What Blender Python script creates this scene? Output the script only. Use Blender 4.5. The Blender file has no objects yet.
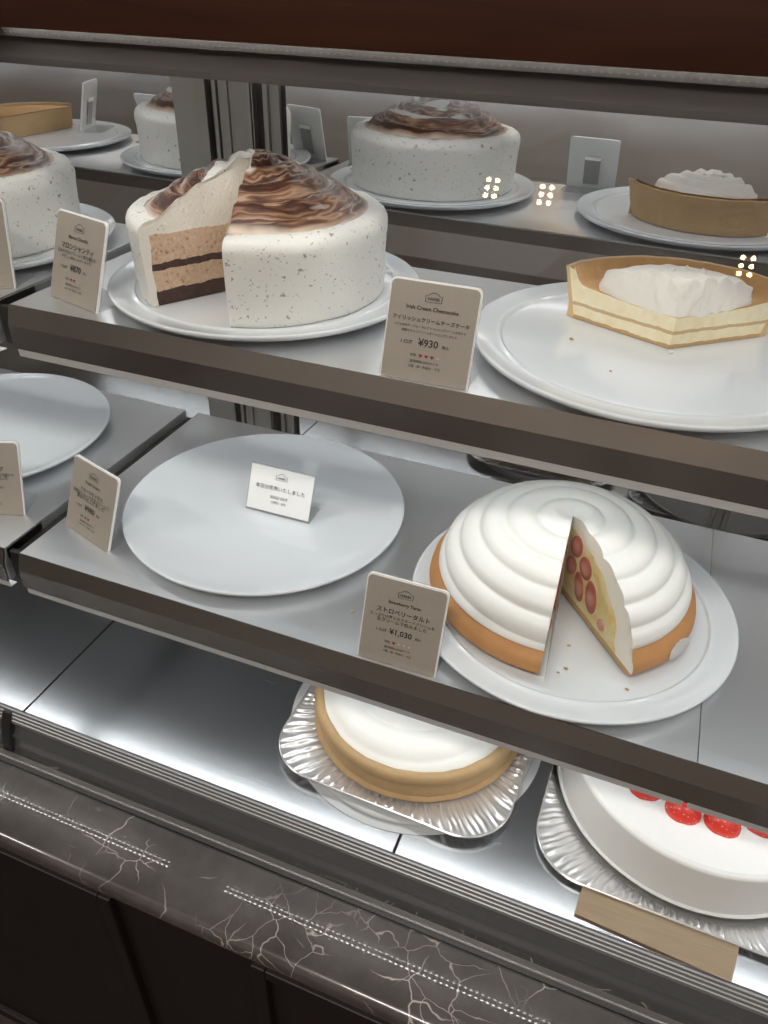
import bpy, bmesh, math, random
from math import pi, sin, cos, tan, sqrt, atan2, hypot
from mathutils import Vector, Matrix, noise

random.seed(7)
scn = bpy.context.scene
COL = scn.collection
TAU = 2 * pi

# ------------------------------------------------------------------ materials
class NT:
    """tiny node-tree builder"""
    def __init__(s, name):
        s.m = bpy.data.materials.new(name); s.m.use_nodes = True
        s.t = s.m.node_tree; s.t.nodes.clear()
        s.out = s.t.nodes.new('ShaderNodeOutputMaterial')
    def n(s, typ, **kw):
        nd = s.t.nodes.new(typ)
        for k, v in kw.items():
            if k in ('ins',):
                for kk, vv in v.items():
                    if hasattr(vv, 'is_linked') or isinstance(vv, bpy.types.NodeSocket): s.t.links.new(vv, nd.inputs[kk])
                    else: nd.inputs[kk].default_value = vv
            else: setattr(nd, k, v)
        return nd
    def link(s, a, b): s.t.links.new(a, b)
    def math(s, op, a, b=None, c=None, clamp=False):
        nd = s.n('ShaderNodeMath', operation=op); nd.use_clamp = clamp
        for i, v in enumerate((a, b, c)):
            if v is None: continue
            if isinstance(v, bpy.types.NodeSocket): s.link(v, nd.inputs[i])
            else: nd.inputs[i].default_value = v
        return nd.outputs[0]
    def mix(s, f, a, b):
        nd = s.n('ShaderNodeMix', data_type='RGBA')
        for k, v in ((0, f), (6, a), (7, b)):
            if isinstance(v, bpy.types.NodeSocket): s.link(v, nd.inputs[k])
            else: nd.inputs[k].default_value = v if k == 0 else tuple(v) + (1,) if len(v) == 3 else v
        return nd.outputs[2]
    def ramp(s, f, stops, interp='LINEAR'):
        nd = s.n('ShaderNodeValToRGB'); cr = nd.color_ramp; cr.interpolation = interp
        while len(cr.elements) > 1: cr.elements.remove(cr.elements[-1])
        cr.elements[0].position = stops[0][0]; cr.elements[0].color = tuple(stops[0][1]) + (1,)
        for p, c in stops[1:]:
            e = cr.elements.new(p); e.color = tuple(c) + (1,)
        s.link(f, nd.inputs[0]); return nd.outputs[0]
    def coords(s):
        return s.n('ShaderNodeTexCoord').outputs['Object']
    def xyz(s, v=None):
        nd = s.n('ShaderNodeSeparateXYZ'); s.link(v or s.coords(), nd.inputs[0]); return nd.outputs
    def mapping(s, scale, v=None):
        nd = s.n('ShaderNodeMapping'); nd.inputs['Scale'].default_value = scale
        s.link(v or s.coords(), nd.inputs['Vector']); return nd.outputs[0]
    def noise(s, scale, detail=3, rough=.5, v=None, dist=0):
        nd = s.n('ShaderNodeTexNoise'); nd.inputs['Scale'].default_value = scale
        nd.inputs['Detail'].default_value = detail; nd.inputs['Roughness'].default_value = rough
        nd.inputs['Distortion'].default_value = dist
        s.link(v or s.coords(), nd.inputs['Vector']); return nd.outputs['Fac']
    def bump(s, h, strength=.3, dist=.002):
        nd = s.n('ShaderNodeBump'); nd.inputs['Strength'].default_value = strength
        nd.inputs['Distance'].default_value = dist; s.link(h, nd.inputs['Height']); return nd.outputs[0]
    def bsdf(s, color, rough=.5, metal=0., normal=None, **kw):
        nd = s.n('ShaderNodeBsdfPrincipled')
        for k, v in [('Base Color', color), ('Roughness', rough), ('Metallic', metal), ('Normal', normal)] + [(k.replace('_', ' '), v) for k, v in kw.items()]:
            if v is None: continue
            if isinstance(v, bpy.types.NodeSocket): s.link(v, nd.inputs[k])
            elif k == 'Base Color' and len(v) == 3: nd.inputs[k].default_value = tuple(v) + (1,)
            else: nd.inputs[k].default_value = v
        s.link(nd.outputs[0], s.out.inputs[0]); return nd

def plain(name, color, rough=.5, metal=0., **kw):
    t = NT(name); t.bsdf(color, rough, metal, **kw); return t.m

def emission(name, color, strength):
    t = NT(name); e = t.n('ShaderNodeEmission'); e.inputs[0].default_value = tuple(color) + (1,); e.inputs[1].default_value = strength
    t.link(e.outputs[0], t.out.inputs[0]); return t.m

def steel(name, color, rough, brush=(4, 220, 220), bstr=.05, var=.08, metal=1.0):
    t = NT(name)
    f = t.noise(1.0, 4, .6, t.mapping(brush))
    g = t.noise(9.0, 3, .5)
    r = t.math('ADD', t.math('MULTIPLY', t.math('SUBTRACT', t.math('ADD', f, g), 1.0), var), rough)
    t.bsdf(color, r, metal, t.bump(f, bstr, .0006))
    return t.m

def clear(name, tint=(1, 1, 1), ior=1.45, rough=0.0, body=0.0, bodycol=(.8, .8, .8), spec=1.0):
    """thin clear sheet: see-through with fresnel mirror reflection"""
    t = NT(name)
    tr = t.n('ShaderNodeBsdfTransparent'); tr.inputs[0].default_value = tuple(tint) + (1,)
    gl = t.n('ShaderNodeBsdfGlossy'); gl.inputs['Roughness'].default_value = rough
    ge = t.n('ShaderNodeNewGeometry'); dp = t.n('ShaderNodeVectorMath', operation='DOT_PRODUCT')
    t.link(ge.outputs['Normal'], dp.inputs[0]); t.link(ge.outputs['Incoming'], dp.inputs[1])
    f0 = ((ior - 1) / (ior + 1)) ** 2
    k = t.math('POWER', t.math('SUBTRACT', 1.0, t.math('ABSOLUTE', dp.outputs['Value'])), 5.0)
    f = t.math('MULTIPLY', t.math('ADD', t.math('MULTIPLY', k, 1 - f0), f0), spec)
    mx = t.n('ShaderNodeMixShader'); t.link(f, mx.inputs[0]); t.link(tr.outputs[0], mx.inputs[1]); t.link(gl.outputs[0], mx.inputs[2])
    o = mx.outputs[0]
    if body:
        df = t.n('ShaderNodeBsdfDiffuse'); df.inputs[0].default_value = tuple(bodycol) + (1,)
        m2 = t.n('ShaderNodeMixShader'); m2.inputs[0].default_value = body
        t.link(o, m2.inputs[1]); t.link(df.outputs[0], m2.inputs[2]); o = m2.outputs[0]
    t.link(o, t.out.inputs[0]); return t.m

M = {}
M['ceramic'] = plain('white glazed ceramic', (.715, .75, .785), .12, 0, Coat_Weight=.3, Coat_Roughness=.05)
M['tray'] = steel('brushed tray steel', (.76, .77, .785), .32, metal=.86)
M['face'] = steel('polished tray front steel', (.44, .41, .385), .22, bstr=.02)
M['hem'] = plain('pale hem strip', (.52, .51, .50), .35)
M['deck'] = steel('brushed deck steel', (.56, .57, .585), .25, brush=(3, 160, 160), metal=1.0)
M['lip'] = plain('ridged lip steel', (.36, .36, .372), .45, .6)
M['rail'] = plain('bottom rail aluminium', (.46, .44, .42), .38, .7)
M['dark'] = plain('black rubber', (.012, .012, .012), .5)
M['channel'] = plain('dark channel lacquer', (.085, .085, .088), .3)
M['pillar'] = steel('satin pillar steel', (.34, .325, .31), .4, brush=(220, 220, 4))
M['headerbar'] = plain('header bar aluminium', (.020, .0175, .0155), .5, .0)
M['reveal'] = plain('header reveal lacquer', (.045, .039, .035), .45)
M['hole'] = plain('punched hole', (.040, .036, .033), .6)
M['glass'] = clear('front glass', (.985, .99, .985), 1.45, 0.0)
M['acrylic'] = clear('clear acrylic', (.95, .96, .96), 1.45, .02, .06, (.9, .9, .9))
M['film'] = clear('clear cake film', (.97, .97, .96), 1.5, .06, .16, (.92, .90, .86), 1.6)
M['cardback'] = plain('white card back', (.90, .89, .875), .5)
M['card'] = plain('beige printed card', (.345, .305, .258), .6)
M['cardwhite'] = plain('white printed card', (.86, .86, .85), .5)
M['ink'] = plain('brown ink', (.045, .032, .028), .6)
M['inkgrey'] = plain('grey ink', (.06, .065, .07), .6)
M['inkred'] = plain('red ink', (.30, .03, .03), .6)
M['inkpale'] = plain('pale pink ink', (.52, .36, .32), .6)
M['led'] = emission('led diode', (1, .97, .92), 40)
M['ledbody'] = plain('led strip body', (.55, .55, .55), .4)
M['bulb'] = emission('warm bulb', (1, .60, .27), 70)
M['mirror'] = None
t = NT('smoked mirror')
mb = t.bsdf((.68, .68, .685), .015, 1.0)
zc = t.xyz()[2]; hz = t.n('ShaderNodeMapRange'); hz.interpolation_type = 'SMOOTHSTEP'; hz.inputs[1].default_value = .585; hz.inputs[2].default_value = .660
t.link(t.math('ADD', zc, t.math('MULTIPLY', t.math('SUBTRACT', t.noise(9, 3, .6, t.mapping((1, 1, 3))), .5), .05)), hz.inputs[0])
df = t.n('ShaderNodeBsdfDiffuse'); df.inputs[0].default_value = (.80, .84, .90, 1)  # bluish glow below the header, painted into the top of the mirror
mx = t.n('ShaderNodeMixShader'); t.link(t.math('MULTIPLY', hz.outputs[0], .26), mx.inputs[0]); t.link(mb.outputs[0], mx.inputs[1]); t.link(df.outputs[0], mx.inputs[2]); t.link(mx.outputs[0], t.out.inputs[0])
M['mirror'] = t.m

# wood
def wood(name, c1, c2, rough, axis=(1.2, 14, 14)):
    t = NT(name); f = t.noise(2.2, 6, .6, t.mapping(axis), 1.2)
    t.bsdf(t.ramp(f, [(.3, c1), (.7, c2)]), rough, 0, t.bump(f, .08, .001)); return t.m
M['fascia'] = wood('mahogany fascia wood', (.026, .0075, .0032), (.055, .016, .006), .42)
M['basewood'] = wood('dark base wood', (.006, .0022, .0018), (.010, .0038, .003), .55, (14, 14, 1.2))
M['floor'] = wood('dark floor wood', (.03, .018, .014), (.05, .03, .022), .5)
M['wall'] = plain('warm plaster', (.33, .30, .28), .8)
M['ceil'] = plain('ceiling paint', (.5, .46, .42), .8)

# marble
t = NT('dark veined marble')
co = t.coords()
d = t.n('ShaderNodeTexNoise'); d.inputs['Scale'].default_value = 6; d.inputs['Detail'].default_value = 5; t.link(co, d.inputs['Vector'])
mv = t.n('ShaderNodeMixRGB', blend_type='LINEAR_LIGHT'); mv.inputs[0].default_value = .055
t.link(co, mv.inputs[1]); t.link(d.outputs['Color'], mv.inputs[2])
def veins(scale, w):
    v = t.n('ShaderNodeTexVoronoi', feature='DISTANCE_TO_EDGE'); v.inputs['Scale'].default_value = scale
    t.link(mv.outputs[0], v.inputs['Vector'])
    return t.math('SUBTRACT', 1.0, t.math('DIVIDE', v.outputs['Distance'], w, clamp=True), clamp=True)
v1 = veins(11, .010); v2 = veins(26, .014)
mask1 = t.math('GREATER_THAN', t.noise(7, 2, .5), .50); 
m1 = t.n('ShaderNodeMapRange'); m1.inputs[1].default_value = .50; m1.inputs[2].default_value = .62; t.link(t.noise(7.5, 3, .6), m1.inputs[0])
m2 = t.n('ShaderNodeMapRange'); m2.inputs[1].default_value = .52; m2.inputs[2].default_value = .62; t.link(t.noise(11.5, 2, .5), m2.inputs[0])
vv = t.math('MAXIMUM', t.math('MULTIPLY', v1, m1.outputs[0]), t.math('MULTIPLY', t.math('MULTIPLY', v2, m2.outputs[0]), .7))
base = t.ramp(t.noise(14, 5, .65), [(.3, (.048, .042, .039)), (.7, (.088, .080, .075))])
t.bsdf(t.mix(vv, base, (.52, .46, .42)), .24, 0, Coat_Weight=.6, Coat_Roughness=.02)
M['marble'] = t.m

# creams, crusts, cake insides -------------------------------------------------
def cream_mat(name, col, spec=0.0, scale=240, speck=(.10, .085, .07), bump=.15, rough=.5, lo=.40, hi=.34, big=False):
    t = NT(name); c = None
    f = t.noise(60, 4, .6)
    if spec:
        dn = t.n('ShaderNodeTexNoise'); dn.inputs['Scale'].default_value = 320; t.link(t.coords(), dn.inputs['Vector'])
        ms = []
        for sc_, w_, pr in ((100, .27, .48), (240, .32, .38), (72, .14, .52)):
            mv_ = t.n('ShaderNodeMixRGB', blend_type='LINEAR_LIGHT'); mv_.inputs[0].default_value = .0042; t.link(t.mapping((1, 1, 1.25)), mv_.inputs[1]); t.link(dn.outputs['Color'], mv_.inputs[2])
            vo = t.n('ShaderNodeTexVoronoi'); vo.inputs['Scale'].default_value = sc_; t.link(mv_.outputs[0], vo.inputs['Vector'])
            sep = t.n('ShaderNodeSeparateColor'); t.link(vo.outputs['Color'], sep.inputs[0])
            siz = t.math('MULTIPLY', sep.outputs[1], w_)
            mr = t.n('ShaderNodeMapRange'); t.link(t.math('SUBTRACT', siz, vo.outputs['Distance']), mr.inputs[0]); mr.inputs[1].default_value = -.02; mr.inputs[2].default_value = .05
            ms.append(t.math('MULTIPLY', mr.outputs[0], t.math('GREATER_THAN', sep.outputs[0], pr)))
        m = t.math('MULTIPLY', t.math('MAXIMUM', t.math('MAXIMUM', ms[0], ms[1]), ms[2]), spec * .75)
        c = t.mix(m, col, speck)
    else:
        c = t.mix(f, col, tuple(x * .97 for x in col))
    t.bsdf(c, rough, 0, t.bump(f, bump, .0015), Subsurface_Weight=.25, Subsurface_Radius=(.006, .005, .004), Subsurface_Scale=.6); return t.m
M['irish_cream'] = cream_mat('speckled cream', (.79, .785, .745), .9)
M['white_cream'] = cream_mat('smooth white cream', (.85, .845, .815), bump=.04, rough=.42)
M['pure_cream'] = cream_mat('pure white icing', (.86, .86, .85), bump=.02, rough=.45)
M['dab_cream'] = cream_mat('ivory whipped cream', (.84, .81, .75), bump=.35, rough=.5)

# chocolate swirl: streaks that wind with the piping
t = NT('chocolate swirl glaze')
co = t.coords(); X = t.xyz(co)
r = t.math('SQRT', t.math('ADD', t.math('MULTIPLY', X[0], X[0]), t.math('MULTIPLY', X[1], X[1])))
an = t.math('DIVIDE', t.math('ARCTAN2', X[1], X[0]), TAU)
cmb = t.n('ShaderNodeCombineXYZ'); t.link(t.math('MULTIPLY', r, 42.0), cmb.inputs[0])
t.link(t.math('MULTIPLY', t.math('COSINE', t.math('MULTIPLY', an, TAU)), .55), cmb.inputs[1]); t.link(t.math('MULTIPLY', t.math('SINE', t.math('MULTIPLY', an, TAU)), .55), cmb.inputs[2])
nz = t.noise(14, 3, .5); nz2 = t.noise(2.6, 1.5, .5, cmb.outputs[0])
ph = t.math('ADD', t.math('ADD', t.math('MULTIPLY', r, 36.0), t.math('MULTIPLY', an, 1.0)), t.math('ADD', t.math('MULTIPLY', nz, .9), t.math('MULTIPLY', nz2, 1.5)))
fr = t.math('FRACT', ph)
c = t.ramp(fr, [(0, (.040, .015, .009)), (.18, (.085, .031, .016)), (.25, (.30, .15, .075)), (.33, (.08, .03, .017)), (.46, (.30, .165, .095)), (.52, (.42, .28, .19)), (.58, (.20, .09, .05)),
                (.70, (.05, .022, .018)), (.78, (.12, .07, .065)), (.84, (.42, .28, .18)), (.90, (.13, .05, .024)), (1, (.040, .015, .009))])
wht = t.n('ShaderNodeMapRange'); wht.inputs[1].default_value = .60; wht.inputs[2].default_value = .66; t.link(t.noise(1.1, 2, .5, cmb.outputs[0]), wht.inputs[0])
c = t.mix(t.math('MULTIPLY', wht.outputs[0], .85), c, (.76, .72, .66))
edge = t.n('ShaderNodeMapRange'); edge.inputs[1].default_value = .100; edge.inputs[2].default_value = .107; t.link(t.math('ADD', r, t.math('MULTIPLY', t.math('SUBTRACT', nz, .5), .02)), edge.inputs[0])
c = t.mix(edge.outputs[0], c, (.66, .53, .43))
t.bsdf(c, .42, 0, t.bump(t.math('ADD', t.math('MULTIPLY', t.math('SINE', t.math('MULTIPLY', ph, TAU * 2)), .35), nz2), .14, .003), Specular_IOR_Level=.28)
M['choc'] = t.m

# irish cake inside
t = NT('coffee mousse layers')
co = t.coords(); X = t.xyz(co)
r = t.math('SQRT', t.math('ADD', t.math('MULTIPLY', X[0], X[0]), t.math('MULTIPLY', X[1], X[1])))
zz = t.math('ADD', X[2], t.math('MULTIPLY', t.math('SUBTRACT', t.noise(55, 4, .65), .5), .008))
zn = t.math('DIVIDE', zz, .14)
sp = t.noise(260, 3, .6)
mous = t.ramp(sp, [(.30, (.22, .12, .07)), (.40, (.58, .405, .275)), (.65, (.68, .495, .355))])
spg = t.ramp(sp, [(.3, (.035, .016, .011)), (.7, (.075, .035, .024))])
m = t.n('ShaderNodeMapRange'); m.inputs[1].default_value = .34; m.inputs[2].default_value = .28; t.link(sp, m.inputs[0])
crm = t.mix(m.outputs[0], (.84, .79, .71), (.22, .16, .12))
sel = t.ramp(zn, [(0, (1, 0, 0)), (.100, (0, 1, 0)), (.235, (1, 0, 0)), (.287, (0, 1, 0)), (.47, (0, 0, 1))], 'CONSTANT')
sc = t.n('ShaderNodeSeparateColor'); t.link(sel, sc.inputs[0])
c = t.mix(sc.outputs[1], spg, mous); c = t.mix(sc.outputs[2], c, crm)
# outer coat of cream, ragged
eo = t.math('GREATER_THAN', t.math('ADD', r, t.math('MULTIPLY', t.math('SUBTRACT', t.noise(40, 3, .6), .5), .008)), .1195)
c = t.mix(eo, c, (.84, .80, .73))
t.bsdf(c, .75, 0, t.bump(sp, .8, .002)); M['irish_cut'] = t.m

def crust_mat(name, c1, c2, rough=.6):
    t = NT(name); f = t.noise(26, 5, .65); g = t.noise(190, 3, .6)
    t.bsdf(t.mix(t.math('MULTIPLY', g, .3), t.ramp(f, [(.25, c1), (.75, c2)]), tuple(x * .75 for x in c1)), rough, 0, t.bump(t.math('ADD', g, f), .45, .0012)); return t.m
M['crust_orange'] = crust_mat('golden orange crust', (.46, .205, .065), (.58, .29, .105))
M['crust_tan'] = crust_mat('tan shortcrust', (.46, .30, .145), (.56, .385, .20))
M['crust_brown'] = crust_mat('caramel crust', (.42, .20, .06), (.56, .31, .11))
M['crumb'] = crust_mat('crumb', (.45, .27, .12), (.55, .35, .16))

t = NT('cheesecake cut'); co = t.coords(); X = t.xyz(co)
r = t.math('SQRT', t.math('ADD', t.math('MULTIPLY', X[0], X[0]), t.math('MULTIPLY', X[1], X[1])))
z = t.math('ADD', X[2], t.math('MULTIPLY', t.math('SUBTRACT', t.noise(60, 3, .6), .5), .004))
f = t.noise(90, 4, .6)
fil = t.ramp(f, [(.3, (.82, .71, .44)), (.7, (.90, .83, .62))])
line = t.math('LESS_THAN', t.math('ABSOLUTE', t.math('SUBTRACT', z, .0145)), .0016)
c = t.mix(t.math('MULTIPLY', line, .75), fil, (.50, .30, .12))
c = t.mix(t.math('LESS_THAN', z, .0032), c, (.52, .33, .14))
top = t.math('GREATER_THAN', t.math('SUBTRACT', z, t.math('MULTIPLY', r, .0)), .0285)
wall = t.math('GREATER_THAN', t.math('SUBTRACT', r, t.math('MULTIPLY', X[2], .30)), .1010)
c = t.mix(wall, c, (.66, .46, .22))
t.bsdf(c, .55, 0, t.bump(f, .5, .0015)); M['cheese_cut'] = t.m
M['cheese_top'] = crust_mat('baked golden filling', (.50, .25, .07), (.66, .40, .15), .5)

t = NT('strawberry tart cut'); co = t.coords(); X = t.xyz(co)
r = t.math('SQRT', t.math('ADD', t.math('MULTIPLY', X[0], X[0]), t.math('MULTIPLY', X[1], X[1])))
e = t.math('ADD', t.math('POWER', t.math('DIVIDE', r, .128), 2.0), t.math('POWER', t.math('DIVIDE', X[2], .097), 2.0))
e = t.math('ADD', e, t.math('MULTIPLY', t.math('SUBTRACT', t.noise(40, 3, .6), .5), .35))
cus = t.ramp(t.noise(45, 4, .6), [(.35, (.72, .52, .16)), (.6, (.80, .70, .40)), (.75, (.80, .74, .60))])
c = t.mix(t.math('GREATER_THAN', e, .74), cus, (.82, .78, .69))
c = t.mix(t.math('LESS_THAN', X[2], .007), c, (.50, .32, .14))
t.bsdf(c, .45, 0, t.bump(t.noise(120, 3, .6), .5, .0015)); M['straw_cut'] = t.m

t = NT('cooked strawberry slice'); co = t.coords(); X = t.xyz(co)
rr = t.math('SQRT', t.math('ADD', t.math('MULTIPLY', X[0], X[0]), t.math('MULTIPLY', X[2], X[2])))
c = t.ramp(t.math('ADD', rr, t.math('MULTIPLY', t.noise(120, 3, .6), .004)), [(0, (.66, .40, .34)), (.0085, (.56, .24, .19)), (.012, (.38, .10, .07))])
t.bsdf(c, .35); M['slice'] = t.m
t = NT('fresh strawberry'); v = t.n('ShaderNodeTexVoronoi'); v.inputs['Scale'].default_value = 330; t.link(t.coords(), v.inputs['Vector'])
sd = t.n('ShaderNodeMapRange'); sd.inputs[1].default_value = .22; sd.inputs[2].default_value = .12; t.link(v.outputs['Distance'], sd.inputs[0])
X = t.xyz()
c = t.mix(sd.outputs[0], (.74, .045, .028), (.86, .50, .36))
t.bsdf(c, .25, 0, t.bump(v.outputs['Distance'], .5, .001), Coat_Weight=.12, Coat_Roughness=.2); M['berry'] = t.m
t = NT('aluminium foil'); f = t.noise(90, 3, .6)
t.bsdf((.86, .86, .87), .27, .70, t.bump(f, .15, .001)); M['foil'] = t.m
M['kraft'] = plain('brown kraft paper', (.40, .30, .195), .75)
t = NT('kraft fibres'); f = t.noise(1, 4, .6, t.mapping((20, 300, 300))); t.bsdf(t.ramp(f, [(.3, (.58, .455, .32)), (.7, (.66, .53, .385))]), .75); M['kraft'] = t.m
M['stand'] = plain('frosted stand plastic', (.50, .51, .52), .25)
M['shade'] = plain('pleated lampshade', (.7, .66, .6), .7)
M['iron'] = plain('black iron', (.02, .02, .02), .4)

# ------------------------------------------------------------------ mesh helpers
def empty(name, loc=(0, 0, 0), rz=0., label=None, cat=None, group=None):
    o = bpy.data.objects.new(name, None); COL.objects.link(o); o.location = loc; o.rotation_euler[2] = rz
    o.empty_display_size = .02
    tag(o, label, cat, group); return o
def tag(o, label=None, cat=None, group=None, kind=None):
    for k, v in (('label', label), ('category', cat), ('group', group), ('kind', kind)):
        if v: o[k] = v
    return o
def obj(name, bm, mats, parent=None, smooth=True, angle=35, label=None, bevel=0.):
    me = bpy.data.meshes.new(name)
    bmesh.ops.recalc_face_normals(bm, faces=bm.faces[:])
    bm.to_mesh(me); bm.free()
    for m in (mats if isinstance(mats, (list, tuple)) else [mats]): me.materials.append(m)
    if smooth:
        for p in me.polygons: p.use_smooth = True
        me.set_sharp_from_angle(angle=math.radians(angle))
    o = bpy.data.objects.new(name, me); COL.objects.link(o)
    if parent: o.parent = parent
    if label: o['label'] = label
    if bevel:
        b = o.modifiers.new('bevel', 'BEVEL'); b.width = bevel; b.segments = 2; b.limit_method = 'ANGLE'
    return o
def box(bm, x0, x1, y0, y1, z0, z1, mat=0):
    vs = [bm.verts.new((x, y, z)) for x in (x0, x1) for y in (y0, y1) for z in (z0, z1)]
    for f in ((0, 1, 3, 2), (4, 6, 7, 5), (0, 4, 5, 1), (2, 3, 7, 6), (0, 2, 6, 4), (1, 5, 7, 3)):
        bm.faces.new([vs[i] for i in f]).material_index = mat
def prism_x(bm, prof, x0, x1, mat=0):
    """closed (y,z) outline extruded along x"""
    a = [bm.verts.new((x0, y, z)) for y, z in prof]; b = [bm.verts.new((x1, y, z)) for y, z in prof]
    n = len(prof)
    for i in range(n): bm.faces.new((a[i], a[(i + 1) % n], b[(i + 1) % n], b[i])).material_index = mat
    bm.faces.new(a[::-1]).material_index = mat; bm.faces.new(b).material_index = mat
def strip_x(bm, prof, x0, x1, th=.0012):
    """open (y,z) polyline turned into a sheet of thickness th, extruded along x"""
    n = len(prof); off = []
    for i in range(n):
        a = Vector(prof[max(i - 1, 0)]); b = Vector(prof[min(i + 1, n - 1)]); d = (b - a).normalized()
        off.append((prof[i][0] - d.y * th, prof[i][1] + d.x * th))
    prism_x(bm, list(prof) + off[::-1], x0, x1)
def grid(bm, f, nu, nv, cu=False, cv=False, mat=0):
    vs = [[bm.verts.new(f(u, v)) for v in range(nv + (0 if cv else 1))] for u in range(nu + (0 if cu else 1))]
    NU, NV = len(vs), len(vs[0])
    for u in range(nu):
        for v in range(nv):
            q = (vs[u][v], vs[(u + 1) % NU][v], vs[(u + 1) % NU][(v + 1) % NV], vs[u][(v + 1) % NV])
            fc = bm.faces.new(q); fc.material_index = mat(u, v) if callable(mat) else mat
    return vs
def lathe(bm, prof, n=96, a0=0., a1=TAU, mat=0, disp=None):
    full = abs(a1 - a0 - TAU) < 1e-6
    def f(u, v):
        a = a0 + (a1 - a0) * u / n; r, z = prof[v]
        if disp: r, z = disp(r, z, a, v)
        return (r * cos(a), r * sin(a), z)
    return grid(bm, f, n, len(prof) - 1, cu=full, mat=mat)
def weld(bm, d=1e-5): bmesh.ops.remove_doubles(bm, verts=bm.verts[:], dist=d)
def cutface(bm, vsline, mat=0):
    """flat ngon closing a sector: vsline = coords from axis-top to outside-bottom"""
    pts = [Vector(p) for p in vsline]
    vs = [bm.verts.new(p) for p in pts] + [bm.verts.new((0, 0, pts[-1].z))]
    f = bm.faces.new(vs); f.material_index = mat
    bmesh.ops.triangulate(bm, faces=[f])
def smoothpath(pts, k=6, lo=0.):
    """Catmull-Rom through (r,z) points"""
    out = []
    P = [pts[0]] + list(pts) + [pts[-1]]
    for i in range(1, len(P) - 2):
        p0, p1, p2, p3 = P[i - 1], P[i], P[i + 1], P[i + 2]
        for j in range(k):
            t = j / k
            out.append(tuple(.5 * ((2 * b) + (-a + c) * t + (2 * a - 5 * b + 4 * c - d) * t * t + (-a + 3 * b - 3 * c + d) * t ** 3) for a, b, c, d in zip(p0, p1, p2, p3)))
    out.append(tuple(pts[-1])); return [(a, max(b, lo)) for a, b in out]
def copy_tree(o, parent=None):
    c = o.copy(); COL.objects.link(c); c.parent = parent
    for ch in list(o.children): copy_tree(ch, c)
    return c
def text_bm(bm, s, width, cx, z, y=-.0006, size=None, mat=0, bold=.016):
    """add a line of text to bm: centred on cx, baseline at z, facing -y"""
    cu = bpy.data.curves.new('t', 'FONT'); cu.body = s; cu.size = 1.0; cu.resolution_u = 2; cu.offset = bold if not any('\u4e00' <= ch <= '\u9fff' for ch in s) else bold * .3
    o = bpy.data.objects.new('t', cu); COL.objects.link(o)
    dg = bpy.context.evaluated_depsgraph_get(); dg.update()
    me = bpy.data.meshes.new_from_object(o.evaluated_get(dg))
    bpy.data.objects.remove(o); bpy.data.curves.remove(cu)
    xs = [v.co.x for v in me.vertices]
    if not xs: bpy.data.meshes.remove(me); return
    x0, x1 = min(xs), max(xs); sx = width / max(x1 - x0, 1e-6); sz = size or sx
    base = len(bm.verts); vs = [bm.verts.new((cx + (v.co.x - (x0 + x1) / 2) * sx, y, z + v.co.y * sz)) for v in me.vertices]
    for p in me.polygons:
        try: bm.faces.new([vs[i] for i in p.vertices]).material_index = mat
        except ValueError: pass
    bpy.data.meshes.remove(me)

# ------------------------------------------------------------------ key dimensions (metres)
ZU, ZL = .4644, .2007              # top of the upper and the lower trays
YU, YL = .138, .0624               # their front edges
YR = .4300                         # their rear edges
YM = .5430                         # mirror plane
H = .0519                          # tray front height
XT = .7308                         # tray pitch
GLA, GLB = (-.030, -.0492), (.1655, .679)   # slanted front glass, bottom and top (y, z)
def gy(z): return GLA[0] + (GLB[0] - GLA[0]) * (z - GLA[1]) / (GLB[1] - GLA[1])

# ------------------------------------------------------------------ the room around (seen only as reflection and light)
bm = bmesh.new(); box(bm, -3.2, 4.2, -3.6, 1.4, -.95, -.90); tag(obj('floor', bm, M['floor'], smooth=False), kind='structure')
bm = bmesh.new(); box(bm, -3.2, 4.2, -3.6, 1.4, 1.75, 1.80); tag(obj('ceiling', bm, M['ceil'], smooth=False), kind='structure')
bm = bmesh.new(); box(bm, -3.2, 4.2, -3.7, -3.6, -.90, 1.75); tag(obj('wall_front', bm, M['wall'], smooth=False), kind='structure')
bm = bmesh.new(); box(bm, -3.2, 4.2, 1.3, 1.4, -.90, 1.75); tag(obj('wall_back', bm, M['wall'], smooth=False), kind='structure')
bm = bmesh.new(); box(bm, -3.3, -3.2, -3.6, 1.4, -.90, 1.75); tag(obj('wall_left', bm, M['wall'], smooth=False), kind='structure')
bm = bmesh.new(); box(bm, 4.2, 4.3, -3.6, 1.4, -.90, 1.75); tag(obj('wall_right', bm, M['wall'], smooth=False), kind='structure')

# ------------------------------------------------------------------ display case
XA, XB = -1.50, 1.47
case = empty('display_case', (0, 0, 0), 0, 'refrigerated steel and glass cake display case on a marble ledge with mirrored rear doors', 'display case')
for x0, x1 in ((XA, -.0012), (.0012, .4811), (.4833, 1.212), (1.214, XB)):
    bm = bmesh.new(); box(bm, x0, x1, 0.001, YM + .02, -.004, 0.0); obj('floor_panel', bm, M['deck'], case, smooth=False, bevel=.0008)
bm = bmesh.new(); box(bm, XA, XB, .006, YM + .02, -.012, -.005); obj('panel_bed', bm, M['dark'], case, smooth=False)
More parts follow.
